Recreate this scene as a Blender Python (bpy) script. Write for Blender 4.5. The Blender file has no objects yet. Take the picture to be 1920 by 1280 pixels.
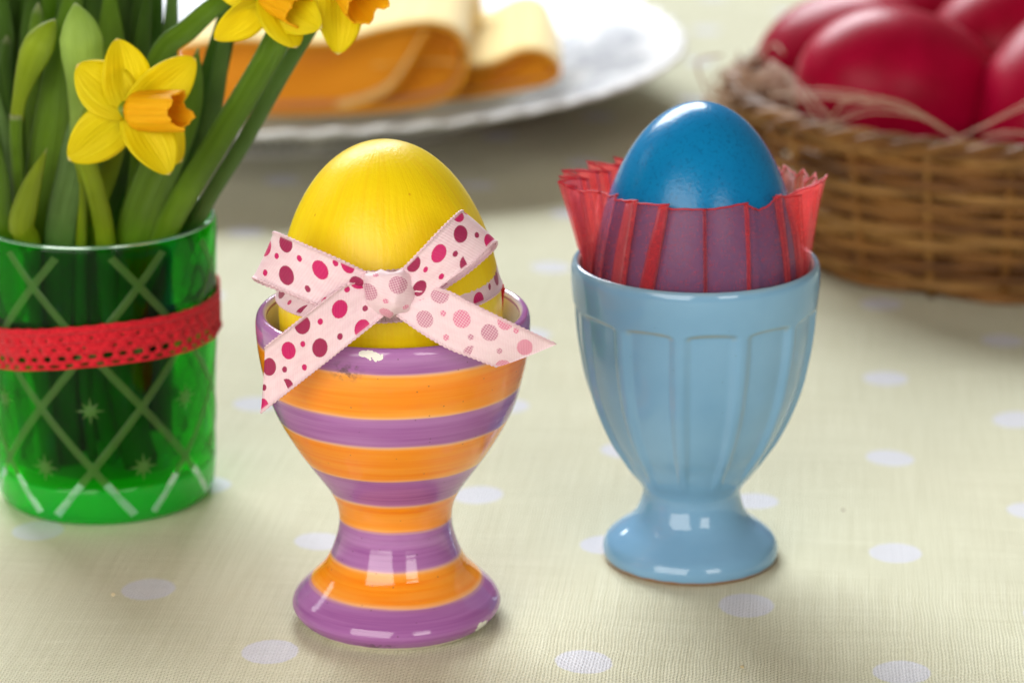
import bpy, bmesh, math, random
import numpy as np
from mathutils import Vector, Matrix
random.seed(7); rng = np.random.default_rng(11)
sc = bpy.context.scene
COL = sc.collection
PI = math.pi

# ------------------------------------------------------------------ camera
F = 5700.0                       # focal length in pixels of a 1920 wide frame (about 107 mm)
PITCH = math.atan(1790.0 / F)    # looking down about 17 degrees
CAM = Vector((0.0223, -0.52845, 0.21972))
cam = bpy.data.cameras.new('camera'); camo = bpy.data.objects.new('camera', cam); COL.objects.link(camo)
camo.location = CAM; camo.rotation_euler = (PI/2 - PITCH, 0, 0)
cam.sensor_fit = 'HORIZONTAL'; cam.sensor_width = 36.0; cam.lens = F*36/1920
cam.clip_start = 0.01; cam.clip_end = 50
cam.dof.use_dof = True; cam.dof.focus_distance = 0.533; cam.dof.aperture_fstop = 16.0; cam.dof.aperture_blades = 9
sc.camera = camo
_U = Vector((0, math.sin(PITCH), math.cos(PITCH))); _V = Vector((0, math.cos(PITCH), -math.sin(PITCH)))
def at(px, py, Y):
    """world point on the upright plane Y that a line of sight meets (used throughout, to place things by frame position)"""
    r = _V + Vector(((px-960)/F, 0, 0)) - _U*((py-640)/F)
    return CAM + r*((Y-CAM.y)/r.y)

# ------------------------------------------------------------------ light
world = bpy.data.worlds.new('World'); sc.world = world; world.use_nodes = True
bg = world.node_tree.nodes['Background']; bg.inputs[0].default_value = (1.0, 0.86, 0.68, 1); bg.inputs[1].default_value = 0.14
def area(name, loc, target, sx, sy, power, col):
    l = bpy.data.lights.new(name, 'AREA'); l.shape = 'RECTANGLE'; l.size = sx; l.size_y = sy; l.energy = power; l.color = col
    o = bpy.data.objects.new(name, l); COL.objects.link(o); o.location = loc
    o.rotation_euler = (Vector(target)-Vector(loc)).to_track_quat('-Z', 'Y').to_euler()
    return o
area('window_light', (-0.85, 3.45, 2.50), (0, 0.1, 0), 2.8, 1.9, 295, (0.92, 0.97, 1.0))
area('side_window_light', (-1.55, 0.75, 0.95), (0, 0.1, 0), 0.22, 0.30, 0.7, (0.95, 0.98, 1.0))
area('room_window_light', (-0.50, -1.00, 0.48), (0, 0, 0.05), 0.95, 0.75, 10.6, (1.0, 0.96, 0.90))
area('room_lamp_light', (0.62, -1.08, 0.48), (0, 0, 0.05), 0.42, 0.46, 3.2, (1.0, 0.96, 0.90))
sc.view_settings.view_transform = 'Standard'; sc.view_settings.look = 'None'
sc.view_settings.exposure = 0.22; sc.view_settings.gamma = 1.0
sc.cycles.use_denoising = True
sc.cycles.max_bounces = 9; sc.cycles.diffuse_bounces = 3; sc.cycles.glossy_bounces = 4; sc.cycles.transparent_max_bounces = 40; sc.cycles.sample_clamp_indirect = 6

# ------------------------------------------------------------------ helpers
def prop(o, label=None, cat=None, group=None, kind=None):
    if label: o['label'] = label
    if cat: o['category'] = cat
    if group: o['group'] = group
    if kind: o['kind'] = kind
    return o
def empty(name, loc=(0, 0, 0)):
    o = bpy.data.objects.new(name, None); COL.objects.link(o); o.location = loc; o.empty_display_size = .01
    return o
def link(name, me, mats, parent=None):
    o = bpy.data.objects.new(name, me); COL.objects.link(o)
    for m in (mats if isinstance(mats, (list, tuple)) else [mats]): me.materials.append(m)
    if parent is not None:
        o.parent = parent
        o.matrix_parent_inverse = Matrix.Translation(parent.matrix_basis.translation).inverted() if parent.type == 'EMPTY' else Matrix()
    return o
def mesh(name, verts, faces, mats, parent=None, smooth=True, uv=None, idx=None):
    me = bpy.data.meshes.new(name)
    me.from_pydata([tuple(map(float, v)) for v in verts], [], [tuple(int(i) for i in f) for f in faces])
    if smooth: me.shade_smooth()
    if uv is not None:
        l = me.uv_layers.new(name='UVMap')
        vi = np.zeros(len(me.loops), dtype=np.int32); me.loops.foreach_get('vertex_index', vi)
        l.data.foreach_set('uv', np.asarray(uv, dtype=np.float32)[vi].ravel())
    if idx is not None: me.polygons.foreach_set('material_index', np.asarray(idx, dtype=np.int32))
    me.update()
    return link(name, me, mats, parent)
def child_local(o, parent):
    """parent without moving: both are built in the parent's own coordinates"""
    o.parent = parent; o.matrix_parent_inverse = Matrix(); return o
def catmull(P, n):
    P = np.asarray(P, float); out = []
    Q = np.vstack([2*P[0]-P[1], P, 2*P[-1]-P[-2]])
    for i in range(len(P)-1):
        p0, p1, p2, p3 = Q[i:i+4]
        for k in range(n):
            t = k/n
            out.append(.5*((2*p1)+(-p0+p2)*t+(2*p0-5*p1+4*p2-p3)*t*t+(-p0+3*p1-3*p2+p3)*t**3))
    out.append(P[-1]); return np.array(out)
def grid_faces(nr, nc, wrap=True, flip=False):
    F_ = []
    for i in range(nr-1):
        for j in range(nc if wrap else nc-1):
            a = i*nc+j; b = i*nc+(j+1) % nc
            q = (a, b, b+nc, a+nc)
            F_.append(q[::-1] if flip else q)
    return F_
def grid_normals(V):
    nr, nc = V.shape[:2]
    dt = np.roll(V, -1, 1)-np.roll(V, 1, 1)
    dz = np.gradient(V, axis=0)
    n = np.cross(dt, dz); L = np.linalg.norm(n, axis=2, keepdims=True)
    return n/np.maximum(L, 1e-12)
def lathe_grid(prof, segs, disp=None):
    prof = np.asarray(prof); th = np.linspace(0, 2*PI, segs, endpoint=False)
    r = np.repeat(prof[:, :1], segs, 1); z = np.repeat(prof[:, 1:2], segs, 1)
    if disp is not None: r = r+disp(th[None, :], z, r)
    return np.stack([r*np.cos(th), r*np.sin(th), z], -1)
def lathe_part(name, V, i0, i1, mat, parent, attr=None):
    N = grid_normals(V)
    sub = V[i0:i1+1]; nr, nc = sub.shape[:2]
    o = mesh(name, sub.reshape(-1, 3), grid_faces(nr, nc), mat)
    o.data.normals_split_custom_set_from_vertices([tuple(map(float, n)) for n in N[i0:i1+1].reshape(-1, 3)])
    if attr is not None:
        a = o.data.attributes.new('edge', 'FLOAT', 'POINT'); a.data.foreach_set('value', attr[i0:i1+1].ravel().astype(np.float32))
    return child_local(o, parent) if parent else o
def frames(path):
    P = np.asarray(path, float); T = np.gradient(P, axis=0); T /= np.linalg.norm(T, axis=1, keepdims=True)+1e-12
    n = np.array([0, 0, 1.]) if abs(T[0][2]) < .9 else np.array([1., 0, 0])
    Ns = []
    for t in T:
        n = n-t*np.dot(n, t); n /= np.linalg.norm(n)+1e-12; Ns.append(n.copy())
    Ns = np.array(Ns); return P, T, Ns, np.cross(T, Ns)
def tube_data(path, rad, sides=8, closed=False, cap=True, base=0):
    P, T, A, B = frames(path); n = len(P)
    rad = np.broadcast_to(np.asarray(rad, float), (n,))
    an = np.linspace(0, 2*PI, sides, endpoint=False)
    V = P[:, None]+rad[:, None, None]*(A[:, None]*np.cos(an)[None, :, None]+B[:, None]*np.sin(an)[None, :, None])
    Fc = grid_faces(n, sides)
    if closed:
        Fc += [((n-1)*sides+j, (n-1)*sides+(j+1) % sides, (j+1) % sides, j) for j in range(sides)]
    elif cap:
        Fc += [tuple(range(sides))[::-1], tuple((n-1)*sides+j for j in range(sides))]
    return V.reshape(-1, 3), [tuple(i+base for i in f) for f in Fc]
def tube(name, path, rad, mat, parent=None, sides=8, closed=False):
    v, f = tube_data(path, rad, sides, closed); return mesh(name, v, f, mat, parent)

# ------------------------------------------------------------------ material helpers
class NT:
    def __init__(s, name):
        s.m = bpy.data.materials.new(name); s.m.use_nodes = True; s.t = s.m.node_tree; s.t.nodes.clear()
        s.out = s.n('ShaderNodeOutputMaterial')
    def n(s, typ, ins=None, **props):
        d = s.t.nodes.new(typ)
        for k, v in props.items(): setattr(d, k, v)
        for k, v in (ins or {}).items(): s.set(d.inputs[k], v)
        return d
    def set(s, sock, v):
        if isinstance(v, bpy.types.NodeSocket): s.t.links.new(v, sock)
        elif isinstance(v, bpy.types.Node): s.t.links.new(v.outputs[0], sock)
        elif isinstance(v, (tuple, list)) and len(v) == 3 and sock.type == 'RGBA': sock.default_value = (*v, 1)
        else: sock.default_value = v
    def math(s, op, a, b=0.0, c=0.0, clamp=False):
        return s.n('ShaderNodeMath', {0: a, 1: b, 2: c}, operation=op, use_clamp=clamp).outputs[0]
    def vm(s, op, a, b=(0, 0, 0)):
        d = s.n('ShaderNodeVectorMath', {0: a, 1: b}, operation=op)
        return d.outputs['Value'] if op in ('DISTANCE', 'LENGTH', 'DOT_PRODUCT') else d.outputs[0]
    def mix(s, f, a, b, mode='MIX'):
        d = s.n('ShaderNodeMix', data_type='RGBA', blend_type=mode)
        s.set(d.inputs[0], f); s.set(d.inputs[6], a); s.set(d.inputs[7], b); return d.outputs[2]
    def noise(s, vec, scale=1.0, detail=3.0, rough=.5, out=0):
        d = s.n('ShaderNodeTexNoise', {'Scale': scale, 'Detail': detail, 'Roughness': rough})
        if vec is not None: s.set(d.inputs['Vector'], vec)
        return d.outputs[out]
    def map(s, v, a, b, c=0.0, d=1.0, smooth=False):
        m = s.n('ShaderNodeMapRange', {0: v, 1: a, 2: b, 3: c, 4: d})
        if smooth: m.interpolation_type = 'SMOOTHSTEP'
        return m.outputs[0]
    def obj(s): return s.n('ShaderNodeTexCoord').outputs['Object']
    def uv(s): return s.n('ShaderNodeTexCoord').outputs['UV']
    def scale(s, v, k): return s.vm('MULTIPLY', v, k)
    def ramp(s, f, stops, interp='LINEAR'):
        d = s.n('ShaderNodeValToRGB', {0: f}); d.color_ramp.interpolation = interp; e = d.color_ramp.elements
        while len(e) < len(stops): e.new(0.5)
        for x, (p, c) in zip(e, stops): x.position = p; x.color = (*c, 1)
        return d.outputs[0]
    def bump(s, h, dist, strength=1.0):
        return s.n('ShaderNodeBump', {'Height': h, 'Distance': dist, 'Strength': strength}).outputs[0]
    def principled(s, **k):
        d = s.n('ShaderNodeBsdfPrincipled')
        for a, v in k.items(): s.set(d.inputs[a.replace('_', ' ')], v)
        return d
    def done(s, sh): s.set(s.out.inputs[0], sh); return s.m
    def mixsh(s, f, a, b):
        d = s.n('ShaderNodeMixShader'); s.set(d.inputs[0], f); s.set(d.inputs[1], a); s.set(d.inputs[2], b); return d.outputs[0]

def spots_mask(t, co, pts, wob):
    """irregular little patches about points given in object space"""
    m = None
    for (p, r) in pts:
        d = t.vm('DISTANCE', t.vm('ADD', co, wob), p)
        k = t.math('LESS_THAN', d, r); m = k if m is None else t.math('MAXIMUM', m, k)
    return m

# ------------------------------------------------------------------ tablecloth
def mat_cloth():
    t = NT('linen_with_dots'); co = t.obj(); s = t.n('ShaderNodeSeparateXYZ', {0: co}); x, y = s.outputs[0], s.outputs[1]
    # printed dots on a slanting lattice (metres)
    v1 = (.0057, .0570); v2 = (-.0257, .0305); ox, oy = .0667, .0060
    det = v1[0]*v2[1]-v1[1]*v2[0]
    dx = t.math('SUBTRACT', x, ox); dy = t.math('SUBTRACT', y, oy)
    a = t.math('ADD', t.math('MULTIPLY', dx, v2[1]/det), t.math('MULTIPLY', dy, -v2[0]/det))
    b = t.math('ADD', t.math('MULTIPLY', dx, -v1[1]/det), t.math('MULTIPLY', dy, v1[0]/det))
    fa = t.math('SUBTRACT', a, t.math('ROUND', a)); fb = t.math('SUBTRACT', b, t.math('ROUND', b))
    wx = t.math('ADD', t.math('MULTIPLY', fa, v1[0]), t.math('MULTIPLY', fb, v2[0]))
    wy = t.math('ADD', t.math('MULTIPLY', fa, v1[1]), t.math('MULTIPLY', fb, v2[1]))
    dist = t.math('SQRT', t.math('ADD', t.math('MULTIPLY', wx, wx), t.math('MULTIPLY', wy, wy)))
    dist = t.math('ADD', dist, t.math('MULTIPLY', t.math('SUBTRACT', t.noise(co, 1800, 1), .5), .0006))
    dot = t.map(dist, .0050, .0054, 1, 0)
    # threads
    ca, sa = math.cos(-.10), math.sin(-.10)
    u = t.math('ADD', t.math('MULTIPLY', x, ca), t.math('MULTIPLY', y, sa)); v = t.math('SUBTRACT', t.math('MULTIPLY', y, ca), t.math('MULTIPLY', x, sa))
    uv = t.n('ShaderNodeCombineXYZ', {0: u, 1: v}).outputs[0]
    wob = t.math('MULTIPLY', t.math('SUBTRACT', t.noise(uv, 90, 2), .5), .0012)
    k = 2*PI/.00128
    su = t.math('SINE', t.math('MULTIPLY', t.math('ADD', u, wob), k)); sv = t.math('SINE', t.math('MULTIPLY', t.math('ADD', v, wob), k))
    over = t.math('GREATER_THAN', t.math('MULTIPLY', su, sv), 0.0); au = t.math('ABSOLUTE', su); av = t.math('ABSOLUTE', sv)
    weave = t.math('SUBTRACT', t.math('ADD', t.math('MULTIPLY', au, over), t.math('MULTIPLY', av, t.math('SUBTRACT', 1.0, over))), .64)
    n1 = t.noise(t.scale(uv, (1500, 30, 1)), 1, 2); n2 = t.noise(t.scale(uv, (30, 1500, 1)), 1, 2)
    slub = t.noise(t.scale(uv, (90, 900, 1)), 1, 1); slub = t.map(slub, .68, .80, 0, 1)
    h = t.math('ADD', t.math('MULTIPLY', weave, .80), t.math('ADD', .5, t.math('MULTIPLY', t.math('ADD', n1, n2), .5))); h = t.math('ADD', h, t.math('MULTIPLY', slub, .22))
    base = t.mix(t.map(h, .45, 1.55), (.47, .450, .275), (.83, .825, .65))
    base = t.mix(t.map(t.noise(uv, 9, 3), .3, .7), base, t.mix(.12, base, (.80, .66, .42)))
    white = t.mix(t.map(h, .45, 1.55), (.58, .58, .68), (.79, .79, .89))
    col = t.mix(t.math('MULTIPLY', dot, .80), base, white)
    big = t.noise(uv, 14, 2)
    nb = t.bump(big, .006, .45); bp = t.n('ShaderNodeBump', {'Height': h, 'Distance': .00020, 'Strength': 1.0, 'Normal': nb}).outputs[0]
    return t.done(t.principled(Base_Color=col, Roughness=.85, Specular_IOR_Level=.2, Normal=bp, Sheen_Weight=.15))
gx = np.concatenate([[-1.6, -.8], np.linspace(-.40, .50, 150), [.9, 1.6]]); gy = np.concatenate([[-.7], np.linspace(-.40, .80, 180), [1.3, 2.2]])
X, Y = np.meshgrid(gx, gy)
rip = .5+.5*np.sin(46*X+31*Y+1.6*np.sin(19*X-7*Y)+.8)*np.sin(17*Y-23*X+.9*np.sin(28*Y))
Zc = -.0016*rip**2-.0005*(.5+.5*np.sin(120*X+60*Y+2*np.sin(33*Y)))
keep = np.ones_like(X)                               # the cloth is pressed flat where things stand
for (ax, ay, ar) in ((0, 0, .020), (.0577, .0308, .018), (-.062, .067, .023), (.155, .267, .068), (-.054, .425, .076)):
    keep *= np.clip((np.hypot(X-ax, Y-ay)-ar)/.03, 0, 1)
cl = mesh('tablecloth', np.stack([X, Y, Zc*keep], -1).reshape(-1, 3), grid_faces(len(gy), len(gx), False), mat_cloth())
prop(cl, 'cream linen tablecloth printed with pale lilac dots under everything', 'tablecloth', kind='structure')

def crumb(px, py, r, c, label):
    bm = bmesh.new(); bmesh.ops.create_icosphere(bm, subdivisions=2, radius=r)
    for v in bm.verts: v.co *= random.uniform(.7, 1.25); v.co.z = v.co.z*.7+r*.5
    me = bpy.data.meshes.new('crumb'); bm.to_mesh(me); bm.free()
    t = NT('crumb_'+'tone'); p = t.principled(Base_Color=t.mix(t.noise(t.obj(), 900), c, tuple(.6*x for x in c)), Roughness=.8)
    o = link('crumb', me, t.done(p)); d = at(px, py, 0)-CAM; o.location = CAM+d*(-(CAM.z+.0006)/d.z); return prop(o, label, 'crumb')
crumb(212, 1116, .0005, (.80, .70, .45), 'tiny pale crumb on the cloth in front of the green tumbler')
crumb(1581, 958, .0004, (.30, .18, .08), 'tiny brown speck on the cloth beside the blue egg cup')
crumb(1392, 1251, .0004, (.62, .50, .28), 'tiny tan lint knot on the cloth near the front edge')

# ------------------------------------------------------------------ glazes and paints
STR = [0, .0010, .0079, .0131, .0203, .0261, .0327, .0406, .0468, .0554, .061]
def mat_striped():
    t = NT('striped_glaze'); co = t.obj(); s = t.n('ShaderNodeSeparateXYZ', {0: co}); z = s.outputs[2]
    streak = t.noise(t.scale(co, (26, 26, 1500)), 1, 3, .6); broad = t.noise(t.scale(co, (30, 30, 260)), 1, 2)
    zz = t.math('ADD', z, t.math('MULTIPLY', t.math('SUBTRACT', t.noise(t.scale(co, (45, 45, 60)), 1, 2), .5), .0011))
    cur = None; pale = None
    for i in range(2, 10):
        b = STR[i]
        k = t.map(zz, b-.00016, b+.00016)
        e = t.map(t.math('ABSOLUTE', t.math('SUBTRACT', zz, b)), 0, .00062, 1, 0)
        cur = k if cur is None else t.math('ABSOLUTE', t.math('SUBTRACT', cur, k))
        pale = e if pale is None else t.math('MAXIMUM', pale, e)
    vio = t.mix(t.map(streak, .28, .72), (.29, .088, .30), (.40, .155, .41)); vio = t.mix(t.map(broad, .45, .75), vio, (.45, .21, .47))
    ora = t.mix(t.map(streak, .32, .70), (.88, .215, .004), (.91, .31, .016)); ora = t.mix(t.map(broad, .45, .72), ora, (.92, .37, .05))
    col = t.mix(cur, vio, ora)
    col = t.mix(t.math('MULTIPLY', pale, t.map(streak, .35, .6, .15, .75)), col, (.88, .50, .24))
    wob = t.scale(t.vm('SUBTRACT', t.noise(co, 650, 3, out=1), (.5, .5, .5)), (.0026, .0026, .0012))
    chip = spots_mask(t, co, [((-.0040, -.0243, .0590), .0008), ((-.0030, -.0244, .0588), .0009), ((-.0020, -.0246, .0586), .0009), ((.0212, -.0110, .0585), .0013), ((.0157, -.0112, .0022), .0011), ((.0166, -.0100, .0024), .0009)], wob)
    grime = t.math('MULTIPLY', t.map(t.vm('DISTANCE', t.scale(co, (1, 1, 1.6)), (-.0072, -.0236, .0557*1.6)), .0012, .0036, 1, 0), t.map(t.noise(co, 900, 4), .42, .6))
    gr2 = t.math('MULTIPLY', t.map(t.vm('DISTANCE', t.scale(co, (.35, 1, 2)), (-.0022*.35*1.5, -.0190, .0030)), .0008, .0018, 1, 0), t.map(t.noise(co, 1300, 3), .5, .6))
    col = t.mix(t.math('MULTIPLY', t.math('MAXIMUM', grime, gr2), .75), col, (.10, .06, .07))
    fleck = t.map(t.n('ShaderNodeTexVoronoi', {'Vector': co, 'Scale': 420}).outputs[0], .05, .08, 1, 0)
    col = t.mix(t.math('MULTIPLY', fleck, .5), col, (.12, .06, .06))
    # bare cream ring at the foot, white inside of the bowl
    foot = t.map(t.math('ADD', z, t.math('MULTIPLY', t.math('SUBTRACT', t.noise(co, 300, 2), .5), .0006)), .0009, .0011, 1, 0)
    rad = t.vm('LENGTH', t.scale(co, (1, 1, 0)))
    inside = t.math('MULTIPLY', t.map(t.math('SUBTRACT', rad, t.math('MULTIPLY', z, 0)), .0231, .0237, 1, 0), t.math('GREATER_THAN', z, .0592))
    col = t.mix(foot, col, (.80, .74, .62)); col = t.mix(inside, col, (.82, .74, .70)); col = t.mix(chip, col, (.82, .80, .72))
    rough = t.math('MAXIMUM', t.math('MULTIPLY', t.math('MAXIMUM', chip, foot), .6), .07)
    h = t.math('ADD', streak, t.math('MULTIPLY', chip, -2.0))
    return t.done(t.principled(Base_Color=col, Roughness=rough, Specular_IOR_Level=.55, Normal=t.bump(h, .00008, .5)))
def mat_white_inside():
    t = NT('white_glaze'); co = t.obj()
    return t.done(t.principled(Base_Color=t.mix(t.noise(co, 200), (.80, .72, .66), (.86, .80, .76)), Roughness=.08))
def mat_blue_glaze():
    t = NT('blue_glaze'); co = t.obj()
    a = t.n('ShaderNodeAttribute', attribute_name='edge').outputs['Fac']
    n = t.noise(co, 70, 3)
    col = t.mix(t.map(n, .3, .7), (.160, .335, .520), (.195, .382, .570))
    col = t.mix(t.math('MULTIPLY', a, t.map(t.noise(co, 160, 2), .3, .6, .35, .9)), col, (.36, .36, .27))
    sp = t.map(t.n('ShaderNodeTexVoronoi', {'Vector': co, 'Scale': 260}).outputs[0], .035, .06, 1, 0)
    col = t.mix(t.math('MULTIPLY', sp, .35), col, (.12, .24, .30))
    z = t.n('ShaderNodeSeparateXYZ', {0: co}).outputs[2]
    foot = t.map(t.math('ADD', z, t.math('MULTIPLY', t.math('SUBTRACT', t.noise(co, 250, 2), .5), .0007)), .0007, .0011, 1, 0)
    col = t.mix(foot, col, (.30, .16, .07))
    return t.done(t.principled(Base_Color=col, Roughness=t.math('MAXIMUM', t.math('MULTIPLY', foot, .6), .09), Specular_IOR_Level=.5, Normal=t.bump(t.noise(co, 120, 2), .0004, .25)))
def mat_egg(name, c1, c2, kind, rough=.35):
    t = NT(name); co = t.obj(); ux = t.uv()
    if kind == 'brush':
        w = t.noise(co, 90, 2)
        st = t.noise(t.vm('ADD', t.scale(ux, (110, 5, 1)), t.n('ShaderNodeCombineXYZ', {0: t.math('MULTIPLY', w, 3)}).outputs[0]), 1, 4, .65)
        st2 = t.noise(t.scale(ux, (60, 3, 1)), 1, 2)
        col = t.mix(t.map(st, .30, .70), c1, c2); col = t.mix(t.map(st2, .52, .75), col, t.mix(.28, col, (.88, .46, .004)))
        sp = t.map(t.n('ShaderNodeTexVoronoi', {'Vector': t.scale(co, (1, 1, .6)), 'Scale': 330}).outputs[0], .04, .08, 1, 0)
        sp = t.math('MULTIPLY', sp, t.map(t.noise(co, 120, 1), .50, .58))
        col = t.mix(t.math('MULTIPLY', sp, .8), col, (.62, .20, .01))
        h = t.math('ADD', t.math('ADD', t.math('MULTIPLY', st, .8), t.math('MULTIPLY', t.noise(co, 1500, 2), .5)), t.math('MULTIPLY', t.noise(co, 60, 3), 1.6)); nb = t.bump(h, .00020, .5)
    else:
        n = t.noise(co, 60, 4, .6)
        col = t.mix(t.map(n, .3, .7), c1, c2)
        sp = t.map(t.noise(co, 1500, 2), .56, .68)
        col = t.mix(t.math('MULTIPLY', sp, .40), col, tuple(.55*c for c in c1))
        bl = t.map(t.n('ShaderNodeTexVoronoi', {'Vector': co, 'Scale': 170}).outputs[0], .05, .11, 1, 0)
        col = t.mix(t.math('MULTIPLY', t.math('MULTIPLY', bl, t.map(t.noise(co, 110, 1), .52, .6)), .6), col, tuple(.4*c for c in c1))
        nb = t.bump(t.math('ADD', t.noise(co, 1400, 2), t.math('MULTIPLY', t.noise(co, 120, 2), 1.5)), .00010, .5)
    return t.done(t.principled(Base_Color=col, Roughness=rough, Specular_IOR_Level=(.34 if kind == 'brush' else (.12 if 'red' in name else .32)), Normal=nb))
def egg_mesh(name, R, top, bot, mat, segs=64, rings=48):
    V = []; uv = []
    for i in range(rings+1):
        a = -PI/2+PI*i/rings; s = math.sin(a); z = s*(top if s > 0 else bot); r = R*math.cos(a)
        for j in range(segs): V.append((r*math.cos(2*PI*j/segs), r*math.sin(2*PI*j/segs), z)); uv.append((j/segs, i/rings))
    o = mesh(name, V, grid_faces(rings+1, segs), mat, uv=uv); return o

# ------------------------------------------------------------------ striped egg cup
CUP = Vector((.0007, 0, 0))
pp = [(.0100, .0009), (.0150, .0002), (.0166, 0), (.0174, .0005), (.0186, .0015), (.01945, .0029), (.01925, .0042), (.0183, .0056), (.0160, .0079), (.01365, .0104), (.0122, .0130), (.0112, .0157), (.01058, .0183), (.01052, .0209), (.0111, .0235),
      (.0124, .0261), (.0142, .0287), (.01605, .0313), (.0178, .0339), (.01935, .0365), (.0208, .0391), (.0220, .0417), (.0229, .0443), (.02355, .0470), (.02415, .0496), (.0246, .0522), (.02487, .0548), (.0250, .0574), (.02488, .0588), (.0245, .0597), (.0239, .0600),
      (.0233, .0597), (.0229, .0588), (.0225, .0560), (.0218, .0510), (.0200, .0440), (.0165, .0370), (.0110, .0325), (.005, .0308), (.0004, .0305)]
prof = catmull(pp, 6)
pcup = empty('egg_cup', CUP); prop(pcup, 'egg cup with glossy purple and orange stripes holding the yellow egg', 'egg cup', 'egg cups on the tablecloth')
GV = lathe_grid(prof, 128)
gl = mat_striped(); wi = mat_white_inside()
iz = lambda a: int(np.argmin(np.abs(prof[:31*6, 1]-a)+np.where(np.arange(31*6) < 12, 1, 0)))
lathe_part('foot', GV, 0, iz(.0131), gl, pcup)
lathe_part('stem', GV, iz(.0131), iz(.0261), gl, pcup)
lathe_part('bowl', GV, iz(.0261), 32*6, gl, pcup)
lathe_part('inner_bowl', GV, 32*6, len(prof)-1, wi, pcup)

# ------------------------------------------------------------------ yellow egg
yegg = egg_mesh('painted_egg', .0203, .0325, .0262, mat_egg('yellow_paint', (.88, .62, .002), (.92, .69, .004), 'brush', .36), 96, 64)
yegg.location = (.0003, 0, .0590); yegg.rotation_euler = (math.radians(1), math.radians(-3.2), .4)
prop(yegg, 'brush painted yellow egg with pink bow in the striped cup', 'egg')

# ------------------------------------------------------------------ dotted ribbon bow
DOTS = [(-481, 213, 100, 1), (-165, 549, 100, 0), (-31, 196, 100, 0), (388, 413, 104, 1), (448, 68, 104, 1), (775, 205, 102, 0), (1030, 545, 104, 1),
        (-297, 371, 35, 1), (236, 171, 35, 0), (106, 458, 36, 1), (691, 482, 36, 0), (943, 355, 35, 1), (-206, 53, 36, 0), (560, 250, 34, 0), (-360, 20, 90, 0)]
def mat_ribbon(name, faded):
    t = NT(name); s = t.n('ShaderNodeSeparateXYZ', {0: t.uv()}); k = .009/586; P = 1600*k
    u = t.math('WRAP', s.outputs[0], P-481*k-105*k, -481*k-105*k); v = s.outputs[1]
    uv = t.n('ShaderNodeCombineXYZ', {0: u, 1: v}).outputs[0]; raw = t.uv()
    edge = t.math('MULTIPLY', t.math('SUBTRACT', t.noise(raw, 3800, 1), .5), 12*k)
    mg = None; dk = None
    for (a, b, r, d) in DOTS:
        dist = t.math('ADD', t.vm('DISTANCE', uv, (a*k, b*k, 0)), edge)
        m = t.map(dist, (r-4)*k, (r+4)*k, 1, 0)
        if d: dk = m if dk is None else t.math('MAXIMUM', dk, m)
        else: mg = m if mg is None else t.math('MAXIMUM', mg, m)
    pink = t.mix(t.map(t.noise(t.scale(raw, (300, 900, 1)), 1, 2), .3, .7), (.85, .58, .65), (.91, .68, .74))
    tw = t.n('ShaderNodeTexWave', {'Vector': t.n('ShaderNodeMapping', {'Vector': raw, 'Rotation': (0, 0, .5)}).outputs[0], 'Scale': 640, 'Distortion': .8, 'Detail': 1}).outputs[0 if False else 1]
    pink = t.mix(t.math('MULTIPLY', tw, .22), pink, (.95, .78, .83))
    s1 = (.62, .004, .135); s2 = (.36, .012, .085)
    if faded:
        ck = t.n('ShaderNodeTexChecker', {'Vector': t.n('ShaderNodeMapping', {'Vector': raw, 'Rotation': (0, 0, .6)}).outputs[0], 'Scale': 3300}).outputs[1]
        f = t.map(ck, 0, 1, .30, .80)
        pink = t.mix(.35, pink, (.92, .72, .78)); s1 = (.74, .06, .24); s2 = (.50, .09, .22)
        mg = t.math('MULTIPLY', mg, f); dk = t.math('MULTIPLY', dk, f)
    c = t.mix(mg, pink, s1); c = t.mix(dk, c, s2)
    rim = t.map(t.math('ABSOLUTE', t.math('SUBTRACT', v, .0045)), .0040, .0042); c = t.mix(t.math('MULTIPLY', rim, .8), c, (.88, .62, .68))
    pr = t.principled(Base_Color=c, Roughness=.36 if not faded else .5, Specular_IOR_Level=.45, Sheen_Weight=.2, Normal=t.bump(t.math('ADD', tw, t.noise(raw, 500, 2)), .00006, .6))
    return t.done(t.mixsh(.12, pr, t.n('ShaderNodeBsdfTranslucent', {0: c})))
RF = mat_ribbon('ribbon_printed_side', False); RB = mat_ribbon('ribbon_pale_side', True)
def mat_plain(name, c, rough=.6, trans=0.0):
    t = NT(name); co = t.obj()
    col = t.mix(t.noise(co, 700, 2), tuple(.85*x for x in c), c)
    p = t.principled(Base_Color=col, Roughness=rough)
    if trans: return t.done(t.mixsh(trans, p, t.n('ShaderNodeBsdfTranslucent', {0: c})))
    return t.done(p)
SEL = mat_plain('ribbon_selvage', (.88, .60, .67), .5, .1)
bow = empty('ribbon_bow', (0, -.026, .07)); prop(bow, 'pink satin ribbon bow with magenta dots tied round the yellow egg', 'bow')
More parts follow.
